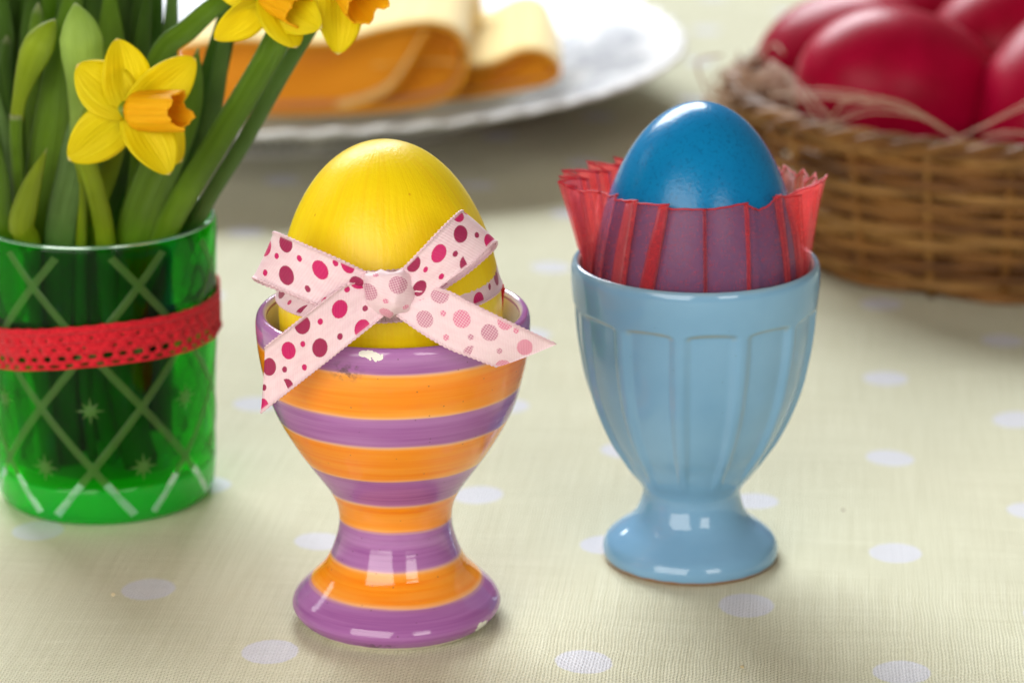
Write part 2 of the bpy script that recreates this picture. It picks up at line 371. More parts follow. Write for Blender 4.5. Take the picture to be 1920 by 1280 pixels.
def strip(name, pairs, s0=0., n=9, m=10, crown=.0, mats=(RB, RF), parent=bow, selv=True, wrinkle=0., world=False, push=0., gather=0):
    A = np.array([at(*a[:2], -.01*a[2]) if not world else a for a, b in pairs]); B = np.array([at(*b[:2], -.01*b[2]) if not world else b for a, b in pairs])
    if not world: A = catmull(A, n); B = catmull(B, n)
    N = len(A)
    sa = s0+np.concatenate([[0], np.cumsum(np.linalg.norm(np.diff(A, axis=0), axis=1))]); sb = s0+np.concatenate([[0], np.cumsum(np.linalg.norm(np.diff(B, axis=0), axis=1))])
    t = np.linspace(0, 1, m+1)
    G = A[:, None]*(1-t)[None, :, None]+B[:, None]*t[None, :, None]
    S = sa[:, None]*(1-t)+sb[:, None]*t
    du = np.gradient(G, axis=0); dv = np.gradient(G, axis=1); nn = np.cross(dv, du); nn /= np.linalg.norm(nn, axis=2, keepdims=True)+1e-12
    G = G+nn*(crown*(1-(2*t-1)**2)**.7)[None, :, None]
    if gather:
        q0 = (sa-sa[0])/.0035; q1 = (sa[-1]-sa)/.0035 if gather == 2 else 1e3+0*sa
        dec = np.exp(-np.minimum(q0, q1)**1.2)[:, None]
        G = G+nn*(.00055*dec*np.sin(4.6*PI*t+.6)[None, :]*(1+.3*np.sin(7*t))[None, :])[..., None]
    if push:
        G = G+np.array([0, -1., .12])*(push*(1-np.abs(2*t-1)**2.4)**.8)[None, :, None]*np.sin(PI*np.linspace(0, 1, N))[:, None, None]**.4
    if wrinkle:
        ph = np.linspace(0, 1, N)
        G = G+nn*(wrinkle*(np.abs(np.sin(5.5*t[None, :]+5*ph[:, None]))+.7*np.abs(np.sin(9*ph[:, None]-4*t[None, :]))))[..., None]
    th = .00009
    Fv = (G+nn*th).reshape(-1, 3); Bv = (G-nn*th).reshape(-1, 3); V = np.vstack([Fv, Bv]); K = N*(m+1)
    f1 = grid_faces(N, m+1, False); f1 = [f[::-1] for f in f1]; f2 = [tuple(i+K for i in f[::-1]) for f in f1]
    sd = []
    for i in range(N-1):
        a = i*(m+1); b = a+m+1; sd += [(a, b, b+K, a+K), (a+m+K, b+m+K, b+m, a+m)]
    e = (N-1)*(m+1)
    for j in range(m): sd += [(j+K, j+1+K, j+1, j), (e+j, e+j+1, e+j+1+K, e+j+K)]
    uv = np.stack([S, np.broadcast_to(t*.009, S.shape)], -1).reshape(-1, 2); uv = np.vstack([uv, uv])
    o = mesh(name, V, f1+f2+sd, list(mats), parent, uv=uv, idx=[0]*len(f1)+[1]*len(f2)+[0]*len(sd))
    if selv:
        for col, in ((0,), (m,)):
            P = G[:, col]; L = np.concatenate([[0], np.cumsum(np.linalg.norm(np.diff(P, axis=0), axis=1))]); k = max(4, int(L[-1]/.00022))
            q = np.linspace(0, L[-1], k); Q = np.stack([np.interp(q, L, P[:, c]) for c in range(3)], 1)
            v, f = tube_data(Q, .00020+.00009*np.sin(np.arange(k)*PI*.5), 6)
            w = mesh('selvage', v, f, SEL); child_local(w, o); w.matrix_parent_inverse = o.matrix_parent_inverse.inverted() if False else Matrix()
            w.matrix_parent_inverse = (Matrix.Translation((0, 0, 0)))
            # the parent mesh is in world coordinates offset by the bow's inverse: undo nothing
    return o
# band hugging the egg
bp_ = []
rot = yegg.rotation_euler.to_matrix()
for k in range(73):
    a = -PI/2+2*PI*k/72+.0
    fr = -math.sin(a); rt = math.cos(a)
    zc = .0680+.0001*max(fr, -.3)+.0010*rt
    q = []
    for dz in (.0044, -.0044):
        z = zc+dz; s = (z-.0590)/.0325 if z > .0590 else (z-.0590)/.0262
        r = .0203*math.sqrt(max(0, 1-s*s))+.00035
        c = Vector((.0003-.055*(z-.0597), 0, z)); q.append((c.x+r*math.cos(a), c.y+r*math.sin(a), z))
    bp_.append(tuple(q))
strip('band', bp_, .003, world=True, m=6, mats=(RF, RB))
strip('loop', [((688, 512, 2.68), (690, 575, 2.68)), ((640, 489, 2.80), (628, 583, 2.80)), ((575, 461, 2.68), (548, 551, 2.68)), ((523, 438, 2.28), (484, 524, 2.28)), ((513, 437, 1.98), (475, 521, 1.98)), ((522, 444, 1.72), (487, 530, 1.72)), ((560, 462, 1.74), (535, 548, 1.74)), ((620, 490, 2.02), (608, 574, 2.02)), ((690, 515, 2.25), (690, 575, 2.25))], .0152, crown=.0002, gather=2)
strip('loop', [((748, 512, 2.68), (772, 576, 2.68)), ((790, 469, 2.86), (833, 530, 2.82)), ((830, 427, 2.66), (887, 491, 2.66)), ((860, 399, 2.28), (924, 455, 2.28)), ((867, 398, 1.98), (931, 458, 1.98)), ((852, 412, 1.70), (918, 476, 1.70)), ((820, 445, 1.86), (872, 515, 1.86)), ((790, 480, 2.05), (815, 552, 2.05)), ((750, 515, 2.25), (772, 575, 2.25))], .0030, crown=.0002, mats=(RF, RB), gather=2)
strip('tail', [((694, 526, 2.62), (726, 586, 2.70)), ((650, 534, 2.80), (703, 605, 2.82)), ((596, 573, 2.95), (652, 645, 2.95)), ((548, 611, 2.88), (604, 683, 2.88)), ((520, 633, 2.75), (572, 708, 2.74)), ((497, 652, 2.58), (489, 773, 2.46))], -.0078, crown=.00025, gather=1)
strip('tail', [((772, 540, 2.62), (744, 590, 2.70)), ((830, 543, 2.86), (792, 624, 2.86)), ((880, 567, 2.95), (840, 652, 2.95)), ((930, 592, 2.97), (886, 670, 2.97)), ((985, 618, 2.90), (912, 680, 2.92)), ((1042, 645, 2.70), (932, 687, 2.82))], .001, crown=.0003, mats=(RB, RF), gather=1)
strip('knot', [((700, 514, 2.05), (748, 514, 2.05)), ((690, 501, 2.40), (754, 500, 2.40)), ((680, 511, 2.66), (768, 505, 2.66)), ((680, 545, 2.72), (779, 543, 2.72)), ((690, 575, 2.70), (777, 572, 2.70)), ((712, 594, 2.50), (768, 588, 2.50)), ((722, 584, 2.10), (756, 580, 2.10))], -.0035, n=12, m=28, crown=0, push=.0034, mats=(RF, RB), selv=False, wrinkle=.00042)

# red thread tuft behind the yellow egg
RTH = mat_plain('red_thread', (.72, .02, .03), .7)
tv = []; tf = []
c0 = at(936, 566, .006)
for k in range(9):
    e = at(934+random.uniform(-2, 17), 541+random.uniform(-9, 22), .006+random.uniform(-.001, .001))
    v, f = tube_data(catmull([c0+Vector((random.uniform(-.0004, .0004), 0, -.002)), (c0+e)/2+Vector((random.uniform(-.0005, .0005), 0, .0004)), e], 4), .00024, 5, base=sum(map(len, tv))); tv.append(v); tf += f
tu = mesh('thread_tuft', np.vstack(tv), tf, RTH); prop(tu, 'tiny tuft of red thread tucked behind the yellow egg', 'thread')

# ------------------------------------------------------------------ blue egg cup
bx = at(1294, 1040, .0308); BC = Vector((bx.x, .0308, 0))
bcup = empty('egg_cup', BC); prop(bcup, 'plain pale blue fluted egg cup holding the blue egg', 'egg cup', 'egg cups on the tablecloth')
pb = [(.0100, .0010), (.0145, .0003), (.0160, 0), (.0168, .0004), (.0172, .0014), (.0171, .0027), (.0164, .0041), (.0147, .0056), (.0125, .0073), (.0110, .0090), (.01015, .0108), (.00965, .0126), (.00955, .0138), (.00985, .0149), (.0107, .0163), (.0121, .0180), (.0133, .0196), (.0146, .0216), (.0164, .0243), (.0178, .0270), (.0190, .0297), (.0200, .0323), (.0209, .0350),
      (.0216, .0377), (.0221, .0404), (.02255, .0431), (.0229, .0458), (.02315, .0485), (.0233, .0512), (.02355, .0539), (.0238, .0566), (.0239, .0590), (.0238, .0606), (.0235, .0616), (.0230, .0620), (.0225, .0617), (.0221, .0608), (.0217, .0570), (.0212, .0510), (.0195, .0430), (.0165, .0360), (.0115, .0315), (.005, .0300), (.0004, .0297)]
pb = [(r, z if z < .04 else .04+(z-.04)*.940) for r, z in pb]
bprof = catmull(pb, 8)
NP = 12; A0 = math.radians(-90+4.6)
def panel_depth(th, z, r):
    # twelve sunk panels with arched heads, each an even hollow with a soft step all round
    ph = (th-A0)/(2*PI/NP); ph = ph-np.round(ph)
    u = np.abs(ph)*2                                            # 0 middle .. 1 between panels
    side = np.clip((.94-u)/.34, 0, 1); side = side*side*(3-2*side)
    ztop = .0528-.0007*u**2
    top = np.clip((ztop-z)/.0012, 0, 1); top = top*top*(3-2*top)
    bot = np.clip((z-.0165)/.007, 0, 1); bot = bot*bot*(3-2*bot)
    out = np.where((r > .0090), 1, 0)
    return side*top*bot, u, ztop
nout = 34*8
def disp_blue(th, z, r):
    d, u, zt = panel_depth(th, z, r); idx = np.arange(r.shape[0])[:, None]
    return np.where(idx < nout, -d*.00095, 0)
BV = lathe_grid(bprof, 360, disp_blue)
th = np.linspace(0, 2*PI, 360, endpoint=False)[None]; zz = np.repeat(bprof[:, 1:2], 360, 1); rr = np.repeat(bprof[:, :1], 360, 1)
d_, u_, zt_ = panel_depth(th, zz, rr)
ed = np.where((np.arange(len(bprof))[:, None] < nout), 4*d_*(1-d_), 0)
ed = ed*np.clip((zz-.020)/.012, 0, 1)*np.where(zz > .0510, .8, .10)*np.clip((.78-u_)/.3, 0, 1)**.5
lip = np.exp(-((zz-.0606)/.0005)**2)*.35; ed = np.maximum(ed, np.where(np.arange(len(bprof))[:, None] > 32*8, lip, 0))
bg_ = mat_blue_glaze()
ib = lambda a: int(np.argmin(np.abs(bprof[:nout, 1]-a)+np.where(np.arange(nout) < 24, 1, 0)))
lathe_part('foot', BV, 0, ib(.0138), bg_, bcup, ed)
lathe_part('bowl', BV, ib(.0138), 35*8, bg_, bcup, ed)
lathe_part('inner_bowl', BV, 35*8, len(bprof)-1, wi, bcup)
begg = egg_mesh('dyed_egg', .0199, .0372, .0245, mat_egg('blue_dye', (.0004, .150, .375), (.0008, .200, .455), 'dye', .24), 96, 64)
begg.location = BC+Vector((.0003, 0, .0540)); begg.rotation_euler = (0, math.radians(.5), 1.1)
prop(begg, 'bright blue dyed egg standing in a red frill in the blue cup', 'egg')

# ------------------------------------------------------------------ pleated organza frill
def mat_organza():
    t = NT('red_organza'); uv = t.uv()
    n = t.noise(uv, 420, 2)
    f1 = t.noise(t.scale(uv, (6500, 700, 1)), 1, 2); f2 = t.noise(t.scale(uv, (700, 6500, 1)), 1, 2)
    fib = t.map(t.math('ADD', f1, f2), .5, 1.5)
    op = t.math('ADD', .17, t.math('ADD', t.math('MULTIPLY', fib, .27), t.math('MULTIPLY', n, .10)))
    c = t.mix(n, (.82, .045, .055), (.92, .11, .11))
    d = t.n('ShaderNodeBsdfDiffuse', {0: c}); tl = t.n('ShaderNodeBsdfTranslucent', {0: (1.0, .20, .19)})
    g = t.n('ShaderNodeBsdfGlossy', {0: (1, .62, .66), 'Roughness': .34, 'Normal': t.bump(fib, .0004, .8)})
    cloth = t.mixsh(.52, d, tl); cloth = t.mixsh(t.math('MULTIPLY', t.n('ShaderNodeFresnel', {0: 1.35}), .9), cloth, g)
    return t.done(t.mixsh(op, t.n('ShaderNodeBsdfTransparent', {0: (1, .80, .82)}), cloth))
ORG = mat_organza(); HEM = mat_plain('red_hem', (.74, .03, .05), .45, .4)
frill = empty('organza_frill', BC); prop(frill, 'pleated sheer red organza frill round the blue egg', 'frill')
def collar():
    # a strip in knife pleats: forward, a short fold back, forward again
    path = []; r2 = random.Random(5); f0 = -PI/2
    # the loose folds across the front, then close deep pleats round the sides and back
    for (ph, dr, dz, sl) in [(-1.10, .0, -.0006, 0), (-.70, .0008, .0008, -.05), (-.92, -.0002, -.0003, -.05), (-.34, .0008, .0009, -.15), (-.48, -.0002, -.0001, -.20), (.035, .0004, .0002, .02), (.0, -.0001, .0000, .02), (.49, .0007, .0009, -.05), (.455, .0, .0006, -.05), (.645, -.0001, -.0010, .0), (.975, .0008, .0010, .0), (.90, -.0002, .0006, .0), (1.30, .0012, -.0004, .0), (1.18, -.0006, -.0006, 0)]:
        path.append((f0+ph, dr, dz, sl))
    a = f0+1.18; end = f0+2*PI-1.10
    while a < end-.16:
        adv = .29*r2.uniform(.7, 1.3); back = adv*r2.uniform(.35, .5); sl = r2.uniform(-.06, .06)
        path.append((a+adv, .0022, r2.uniform(.0004, .0015), sl)); path.append((a+adv-back, -.0012, r2.uniform(-.0010, .0002), sl*.6)); a += adv-back
    path.append((end, .0, -.0006, 0))
    pts = []
    for (p, q) in zip(path, path[1:]):
        m_ = 8 if abs(q[0]-p[0]) > .12 else 4
        w_ = r2.uniform(.6, 1.4); o_ = r2.uniform(0, 6)
        for k in range(m_):
            t = k/m_; e_ = [p[i]*(1-t)+q[i]*t for i in range(4)]
            e_[1] += .00030*w_*math.sin(o_+t*9)*math.sin(PI*t); e_[2] += .00010*math.sin(o_*3+t*15)*math.sin(PI*t)+r2.uniform(-.00003, .00003); pts.append(tuple(e_))
    pts.append(path[-1])
    return path, pts
path, pts = collar()
rows = 14; V = []; uv = []
s = 0.; prev = None
for (a, dr, dz, sl) in pts:
    c = math.cos(a); fr = -math.sin(a)
    k = min(1, max(0, (.42-fr)/.5)); k = k*k*(3-2*k)
    rt = .0170+.0080*k+(.0002 if c < 0 else -.0017)*k
    ht = .0750+dz-(.0013*max(0, -fr))
    s += 0 if prev is None else math.hypot(.021*(a-prev[0]), dr-prev[1]); prev = (a, dr)
    for i in range(rows+1):
        t = i/rows; z = .0500+(ht-.0500)*t
        r0 = .0206
        zin = np.clip((z-.058)/.02, 0, 1)
        r = r0+(rt-r0)*zin**1.25+dr*(.25+.75*t)
        zr = (z-.0540)/.0372; zr = zr if zr > 0 else 0
        r = max(r, .0199*math.sqrt(max(0, 1-zr*zr))+.00045+dr*.5+.0003)
        if z < .0612: r = min(r, .0213+dr*.12)
        b = a+sl*(1-t); V.append((r*math.cos(b), r*math.sin(b), z)); uv.append((s, z))
n = len(pts); fc = [(i*(rows+1)+j, (i+1)*(rows+1)+j, (i+1)*(rows+1)+j+1, i*(rows+1)+j+1) for i in range(n-1) for j in range(rows)]
fo = mesh('frill_cloth', V, fc, ORG, uv=uv); child_local(fo, frill)
hp = np.array([V[i*(rows+1)+rows] for i in range(n)]); hv, hf = tube_data(hp, .00017, 5)
ho = mesh('hem', hv, hf, HEM); child_local(ho, frill)

# ------------------------------------------------------------------ green tumbler
gb = at(202, 920, .0672); GC = Vector((gb.x, .0672, 0)); GH = .0592
tum = empty('glass_tumbler', GC); prop(tum, 'green cut glass tumbler used as a vase for the daffodils', 'tumbler')
gr = lambda z: .0221+.0022*(z/GH)**.9
def mat_glass():
    t = NT('green_glass'); co = t.obj(); n = t.noise(t.scale(co, (90, 90, 40)), 1, 2)
    tr = t.n('ShaderNodeBsdfTransparent', {0: t.mix(n, (.040, .64, .048), (.095, .80, .095))})
    g = t.n('ShaderNodeBsdfGlossy', {0: (1, 1, 1), 'Roughness': .03, 'Normal': t.bump(n, .0012, .3)})
    return t.done(t.mixsh(t.math('MULTIPLY', t.n('ShaderNodeFresnel', {0: 1.4}), .38), tr, g))
def mat_glass_base():
    t = NT('thick_green_glass'); co = t.obj()
    p = t.principled(Base_Color=(.01, .98, .03), Roughness=.06, Subsurface_Weight=1.0, Subsurface_Radius=(.15, 1.0, .2), Subsurface_Scale=.06)
    return t.done(t.mixsh(.70, t.n('ShaderNodeBsdfTransparent', {0: (.03, 1.0, .04)}), p))
def mat_cut(name, w):
    t = NT(name); co = t.obj(); n = t.noise(co, 380, 2)
    tr = t.n('ShaderNodeBsdfTransparent', {0: (.50, .80, .42)}); d = t.n('ShaderNodeBsdfDiffuse', {0: t.mix(n, (.10, .24, .04), (.20, .36, .10))}); tl = t.n('ShaderNodeBsdfTranslucent', {0: (.40, .72, .25)})
    g = t.n('ShaderNodeBsdfGlossy', {0: (.9, 1, .9), 'Roughness': .25})
    return t.done(t.mixsh(t.math('MULTIPLY', t.n('ShaderNodeFresnel', {0: 1.4}), .6), t.mixsh(w, tr, t.mixsh(.45, d, tl)), g))
GL = mat_glass(); CUT = mat_cut('frosted_cut', .48); ETCH = mat_cut('etched_star', .66)
gp = [(gr(.0082), .0082)]+[(gr(z), z) for z in np.linspace(.0090, GH-.0010, 24)]+[(gr(GH)-.0001, GH-.0004), (gr(GH)-.0006, GH), (gr(GH)-.0012, GH-.0003), (gr(GH)-.0015, GH-.0010)]+[(gr(z)-.0016, z) for z in np.linspace(GH-.0025, .0105, 20)]+[(gr(.009)-.0022, .0093)]
def vlathe(name, prof, segs, mat, parent):
    V = lathe_grid(prof, segs); o = mesh(name, V.reshape(-1, 3), grid_faces(len(prof), segs), mat); return child_local(o, parent)
vlathe('glass_wall', gp, 96, GL, tum)
gbse = [(.0002, .0012), (.0150, .0009), (.0185, .0000), (.0200, .0001), (.0212, .0008), (.0219, .0020), (gr(.0047), .0047), (gr(.0080), .0080), (.0208, .0091), (.0150, .0094), (.0002, .0094)]
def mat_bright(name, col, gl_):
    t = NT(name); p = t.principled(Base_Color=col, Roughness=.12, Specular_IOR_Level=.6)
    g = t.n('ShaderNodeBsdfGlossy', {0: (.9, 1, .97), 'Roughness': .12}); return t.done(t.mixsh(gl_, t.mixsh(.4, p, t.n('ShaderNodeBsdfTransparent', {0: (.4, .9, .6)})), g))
CUT_LIT = mat_bright('backlit_cut', (.16, .62, .32), .30); RIMM = mat_bright('rim_highlight', (.12, .42, .26), .45)  # first: brighter copy of the frosted cut, transmitted light put into its colour
ga = np.linspace(0, 2*PI, 96, endpoint=False); rv, rf_ = tube_data(np.stack([(gr(GH)-.0007)*np.cos(ga), (gr(GH)-.0007)*np.sin(ga), 0*ga+GH-.0001], 1), .00042, 8, closed=True)
child_local(mesh('glass_rim_highlight', rv, rf_, RIMM), tum)  # paler, glossier ring laid over the rim to draw its highlight
vlathe('glass_base', catmull(gbse, 4), 96, mat_glass_base(), tum)
COLS = 7; HS = .0127; TH0 = -PI/2+math.asin(-.53)+.13; Z0 = .0254; DT = PI/COLS
def on_glass(th, z, off=.00012): r = gr(z)+off; return (r*math.cos(th), r*math.sin(th), z)
for sgn in (1, -1):
    for c in range(COLS):
        pts_ = []
        for z in np.linspace(.0026, Z0+2.5*HS, 40):
            th_ = TH0+c*2*DT+sgn*(z-Z0)/HS*DT; pts_.append((th_, z))
        V = []; w = .00082
        for (a, z) in pts_:
            # five points across a shallow V cut standing a hair proud at its lips
            for k, off in ((-1, .00004), (-.6, .00022), (0, .00008), (.6, .00022), (1, .00004)):
                V.append(on_glass(a+k*w/gr(z)*.86, z-sgn*k*w*.5, off))
        fc = [(i*5+j, i*5+j+1, (i+1)*5+j+1, (i+1)*5+j) for i in range(len(pts_)-1) for j in range(4)]
        child_local(mesh('cut_groove', V, fc, [CUT, CUT_LIT], idx=[1 if pts_[i][1] < .0088 else 0 for i in range(len(pts_)-1) for j in range(4)]), tum)  # groove ends over the base take the lit copy
for c in range(COLS):
    for (dth, dz) in ((DT, 0), (0, -HS), (0, HS)):
        a0 = TH0+c*2*DT+dth; z0 = Z0+dz
        V = [on_glass(a0, z0, .0003)]
        for k in range(16):
            rr_ = .0031 if k % 4 == 0 else (.0025 if k % 2 == 0 else .0010)
            an = k*PI/8+PI/2; V.append(on_glass(a0+rr_*math.cos(an)/gr(z0), z0+rr_*math.sin(an), .0001))
        child_local(mesh('etched_star', V, [(0, 1+k, 1+(k+1) % 16) for k in range(16)], ETCH, smooth=False), tum)

# lace band
def mat_lace():
    t = NT('red_lace'); co = t.obj(); n = t.noise(co, 1500, 3)
    c = t.mix(t.map(n, .3, .7), (.46, .006, .016), (.74, .02, .035))
    return t.done(t.principled(Base_Color=c, Roughness=.85, Specular_IOR_Level=.15, Normal=t.bump(n, .0005, .8), Sheen_Weight=.1))
def lace():
    bm = bmesh.new(); cells = 50; W = .0087
    rows_ = [(0.0, .17, .30, .24), (.17, .36, .42, .40), (.36, .60, .74, .62), (.60, .82, .50, .34)]   # from the lower edge up: v0, v1, hole half width / cell, hole half height / row
    for ci in range(cells):
        for ri, (v0, v1, hw, hh) in enumerate(rows_):
            sh = .5 if ri % 2 else 0.
            hw2 = (.33, .33, .13, .12)[ri]*random.uniform(.8, 1.15); hh2 = (.27, .36, .18, .16)[ri]*random.uniform(.8, 1.15)
            if ri >= 2 and random.random() < .4: hw2 = .01; hh2 = .01
            out = [(0, 0), (1/3, 0), (2/3, 0), (1, 0), (1, 1/3), (1, 2/3), (1, 1), (2/3, 1), (1/3, 1), (0, 1), (0, 2/3), (0, 1/3)]
            O = []; I = []
            for (a, b) in out:
                O.append((a, b)); an = math.atan2(b-.5, a-.5); I.append((.5+hw2*math.cos(an), .5+hh2*math.sin(an)))
            P = [(ci+sh+a, v0+(v1-v0)*b) for a, b in O+I]
            vs = [bm.verts.new((x, y, 0)) for x, y in P]
            for k in range(12): bm.faces.new((vs[k], vs[(k+1) % 12], vs[12+(k+1) % 12], vs[12+k]))
        top = [bm.verts.new((ci+a, b, 0)) for a, b in ((0, .82), (1/3, .82), (2/3, .82), (1, .82), (1, 1), (2/3, 1.02), (1/3, 1.0), (0, 1))]
        bm.faces.new(top)
    for v in bm.verts:
        a = v.co.x/cells*2*PI; h = v.co.y
        ca, sa_ = math.cos(a), math.sin(a)
        z = .0345+W*h+.0022*ca-.0012*ca*ca+.0003*math.sin(3*a)
        r = gr(z)+.00045+.00035*math.exp(-((h-.0)/.06)**2)+.00012*math.sin(17*a+3*h)
        v.co = (r*ca, r*sa_, z)
    bmesh.ops.remove_doubles(bm, verts=bm.verts, dist=1e-6)
    me = bpy.data.meshes.new('lace_band'); bm.to_mesh(me); bm.free(); me.shade_smooth()
    o = link('lace_band', me, mat_lace()); o.location = GC
    sd = o.modifiers.new('thick', 'SOLIDIFY'); sd.thickness = .0005; sd.offset = 1
    return prop(o, 'red lace trim with small holes wrapped round the green tumbler', 'lace trim')
lace()

# ------------------------------------------------------------------ daffodils
def mat_leaf(name, c1, c2, tr=.30):
    t = NT(name); uv = t.uv(); co = t.obj()
    st = t.noise(t.scale(uv, (34, 1.2, 1)), 1, 3, .6); n = t.noise(co, 70, 3)
    c = t.mix(t.map(st, .3, .7), c1, c2); c = t.mix(t.map(n, .4, .75), c, tuple(min(1, 1.35*x) for x in c2))
    tipc = t.map(t.n('ShaderNodeSeparateXYZ', {0: uv}).outputs[1], .965, 1.0); c = t.mix(t.math('MULTIPLY', tipc, .7), c, (.55, .55, .30))
    p = t.principled(Base_Color=c, Roughness=.42, Specular_IOR_Level=.4, Normal=t.bump(st, .0010, .7))
    return t.done(t.mixsh(tr, p, t.n('ShaderNodeBsdfTranslucent', {0: tuple(min(1, 1.9*x) for x in c2)})))
LG = [mat_leaf('leaf_mid_green', (.070, .145, .004), (.125, .235, .006)), mat_leaf('leaf_dark_green', (.034, .085, .004), (.062, .145, .006)), mat_leaf('leaf_olive', (.17, .24, .006), (.27, .35, .012)), mat_leaf('leaf_grey_green', (.075, .15, .03), (.13, .23, .055)), mat_leaf('leaf_pale', (.13, .23, .025), (.29, .41, .08))]
def gp_(px, py, d): return np.array(at(px, py, GC.y-.01*d))
def blade(name, parent, path, w, mat, tip='round', thick=.16, twist=0., curl=.25, wp=None, sides=14):
    """a leaf blade or stalk: an oval, slightly gutter-shaped section swept along a path; w in cm"""
    P = catmull([gp_(*p) for p in path], 8)
    for q in P:                                     # below the rim everything stays inside the tumbler
        if q[2] < GH+.012:
            dx, dy = q[0]-GC.x, q[1]-GC.y; lim = gr(max(.008, min(q[2], GH)))-.0022-.0042*min(w, .6)+max(0, q[2]-GH)*.9; d = math.hypot(dx, dy)
            if d > lim: q[0] = GC.x+dx*lim/d; q[1] = GC.y+dy*lim/d
            q[2] = max(q[2], .0100)
    P, T, A, B = frames(P); n = len(P)
    side = np.cross(T, np.array([0, 1., 0])); side /= np.linalg.norm(side, axis=1, keepdims=True)+1e-9; nor = np.cross(side, T)
    L = np.linspace(0, 1, n)
    if tip == 'round': prof_ = np.sqrt(np.clip(1-np.clip((L-.90)/.10, 0, 1)**2, 0, 1))
    elif tip == 'point': prof_ = np.clip(1-np.clip((L-.62)/.38, 0, 1)**1.9, 0, 1)
    elif tip == 'bud': prof_ = np.interp(L, [0, .3, .48, .62, .74, .86, .95, 1], [.40, .46, .74, .97, 1, .72, .34, .05])
    else: prof_ = np.ones(n)
    prof_ = np.maximum(prof_, .03)
    base = np.interp(L, [0, .3, 1], [.75, 1, 1]) if tip != 'bud' else 1
    V = []; uv = []
    for i in range(n):
        hw = .005*w*prof_[i]*(base[i] if tip != 'bud' else 1); ht = hw*thick if tip not in ('stem', 'bud') else hw*thick
        tw = twist*L[i]; s_ = side[i]*math.cos(tw)+nor[i]*math.sin(tw); q = -side[i]*math.sin(tw)+nor[i]*math.cos(tw)
        for k in range(sides):
            an = 2*PI*k/sides; x = math.cos(an); y = math.sin(an)
            V.append(P[i]+s_*hw*x+q*(ht*y+hw*curl*(x*x-.5))); uv.append((abs(k/sides-.5)*2, L[i]))
    f = grid_faces(n, sides)+[tuple(range(sides))[::-1], tuple((n-1)*sides+k for k in range(sides))]
    return mesh(name, V, f, mat, parent, uv=uv)
def mat_petal():
    t = NT('yellow_petal'); uv = t.uv(); st = t.noise(t.scale(uv, (16, 1.2, 1)), 1, 3)
    v = t.n('ShaderNodeSeparateXYZ', {0: uv}).outputs[1]
    c = t.mix(t.map(st, .3, .7), (.80, .68, .002), (.88, .80, .008)); c = t.mix(t.map(v, .0, .35, .5, 0), c, (.66, .60, .01)); c = t.mix(t.map(v, .965, 1), c, (.85, .75, .40))
    p = t.principled(Base_Color=c, Roughness=.5, Specular_IOR_Level=.25, Normal=t.bump(st, .0007, .6))
    return t.done(t.mixsh(.38, p, t.n('ShaderNodeBsdfTranslucent', {0: (.95, .72, .01)})))
def mat_corona():
    t = NT('orange_corona'); uv = t.uv(); st = t.noise(t.scale(uv, (40, 1.0, 1)), 1, 3)
    c = t.mix(t.map(st, .3, .7), (.94, .47, .003), (.97, .60, .010))
    p = t.principled(Base_Color=c, Roughness=.5, Specular_IOR_Level=.2, Normal=t.bump(st, .0004, .5))
    return t.done(t.mixsh(.34, p, t.n('ShaderNodeBsdfTranslucent', {0: (.95, .38, .01)})))
PET = mat_petal(); COR = mat_corona()
def petal(parent, B, T, w, nrm, bulge=.12, back=.0, ph=0.):
    B = np.array(B, float); T = np.array(T, float); ax = T-B; L = np.linalg.norm(ax); ax /= L
    nrm = np.array(nrm, float); nrm -= ax*np.dot(ax, nrm); nrm /= np.linalg.norm(nrm); sd = np.cross(nrm, ax)
    nu, nv = 22, 12; V = []; uv = []
    for i in range(nu+1):
        u = i/nu
        ww = w*.5*max(.02, math.sin(PI*min(1, u*.86+.14)**1.03)**.66)
        for j in range(nv+1):
            s_ = 2*j/nv-1
            z = bulge*L*math.sin(PI*u)*.6+back*L*u*u-.16*ww*(1-abs(s_))**1.5*math.sin(PI*u)+.05*ww*math.sin(4*u+2.5*s_+ph)+.20*ww*s_*s_*math.cos(ph+3*u)
            V.append(B+ax*(u*L)+sd*(ww*s_)+nrm*z); uv.append((j/nv, u))
    o = mesh('petal', V, grid_faces(nu+1, nv+1, False), PET, uv=uv); o.parent = parent
    sdm = o.modifiers.new('thick', 'SOLIDIFY'); sdm.thickness = .00022
    return o
def corona(parent, B, M, r0, r1, seed=0, frill=.05):
    B = np.array(B, float); M = np.array(M, float); ax = M-B; L = np.linalg.norm(ax); ax /= L
    a = np.cross(ax, [0, 0, 1.]); a /= np.linalg.norm(a); b = np.cross(a, ax)
    rr_ = random.Random(seed); lob = [rr_.uniform(-1, 1) for _ in range(12)]; nu, nv = 20, 72; V = []; uv = []
    for i in range(nu+1):
        u = i/nu; r = np.interp(u, [0, .12, .55, .85, 1], [r0*.62, r0*.98, r0*1.02, r1*.98, r1*.97])
        for j in range(nv):
            th_ = 2*PI*j/nv; k = j/nv*12; l0 = lob[int(k) % 12]; l1 = lob[(int(k)+1) % 12]; l_ = l0*(1-k % 1)+l1*(k % 1)
            f = 1+.045*math.sin(6*th_+seed)*min(1, u*2)+frill*l_*max(0, u-.7)/.3*.6+.012*math.sin(13*th_)
            ln = L*u*(1+.10*max(0, u-.6)/.4*(1.3*l_+.30*math.sin(7*th_+seed)+.12*math.sin(19*th_)))
            V.append(B+ax*ln+(a*math.cos(th_)+b*math.sin(th_))*r*f); uv.append((j/nv, u))
    o = mesh('corona', V, grid_faces(nu+1, nv), COR, uv=uv); o.parent = parent
    sdm = o.modifiers.new('thick', 'SOLIDIFY'); sdm.thickness = .0003; sdm.offset = -1
    return o
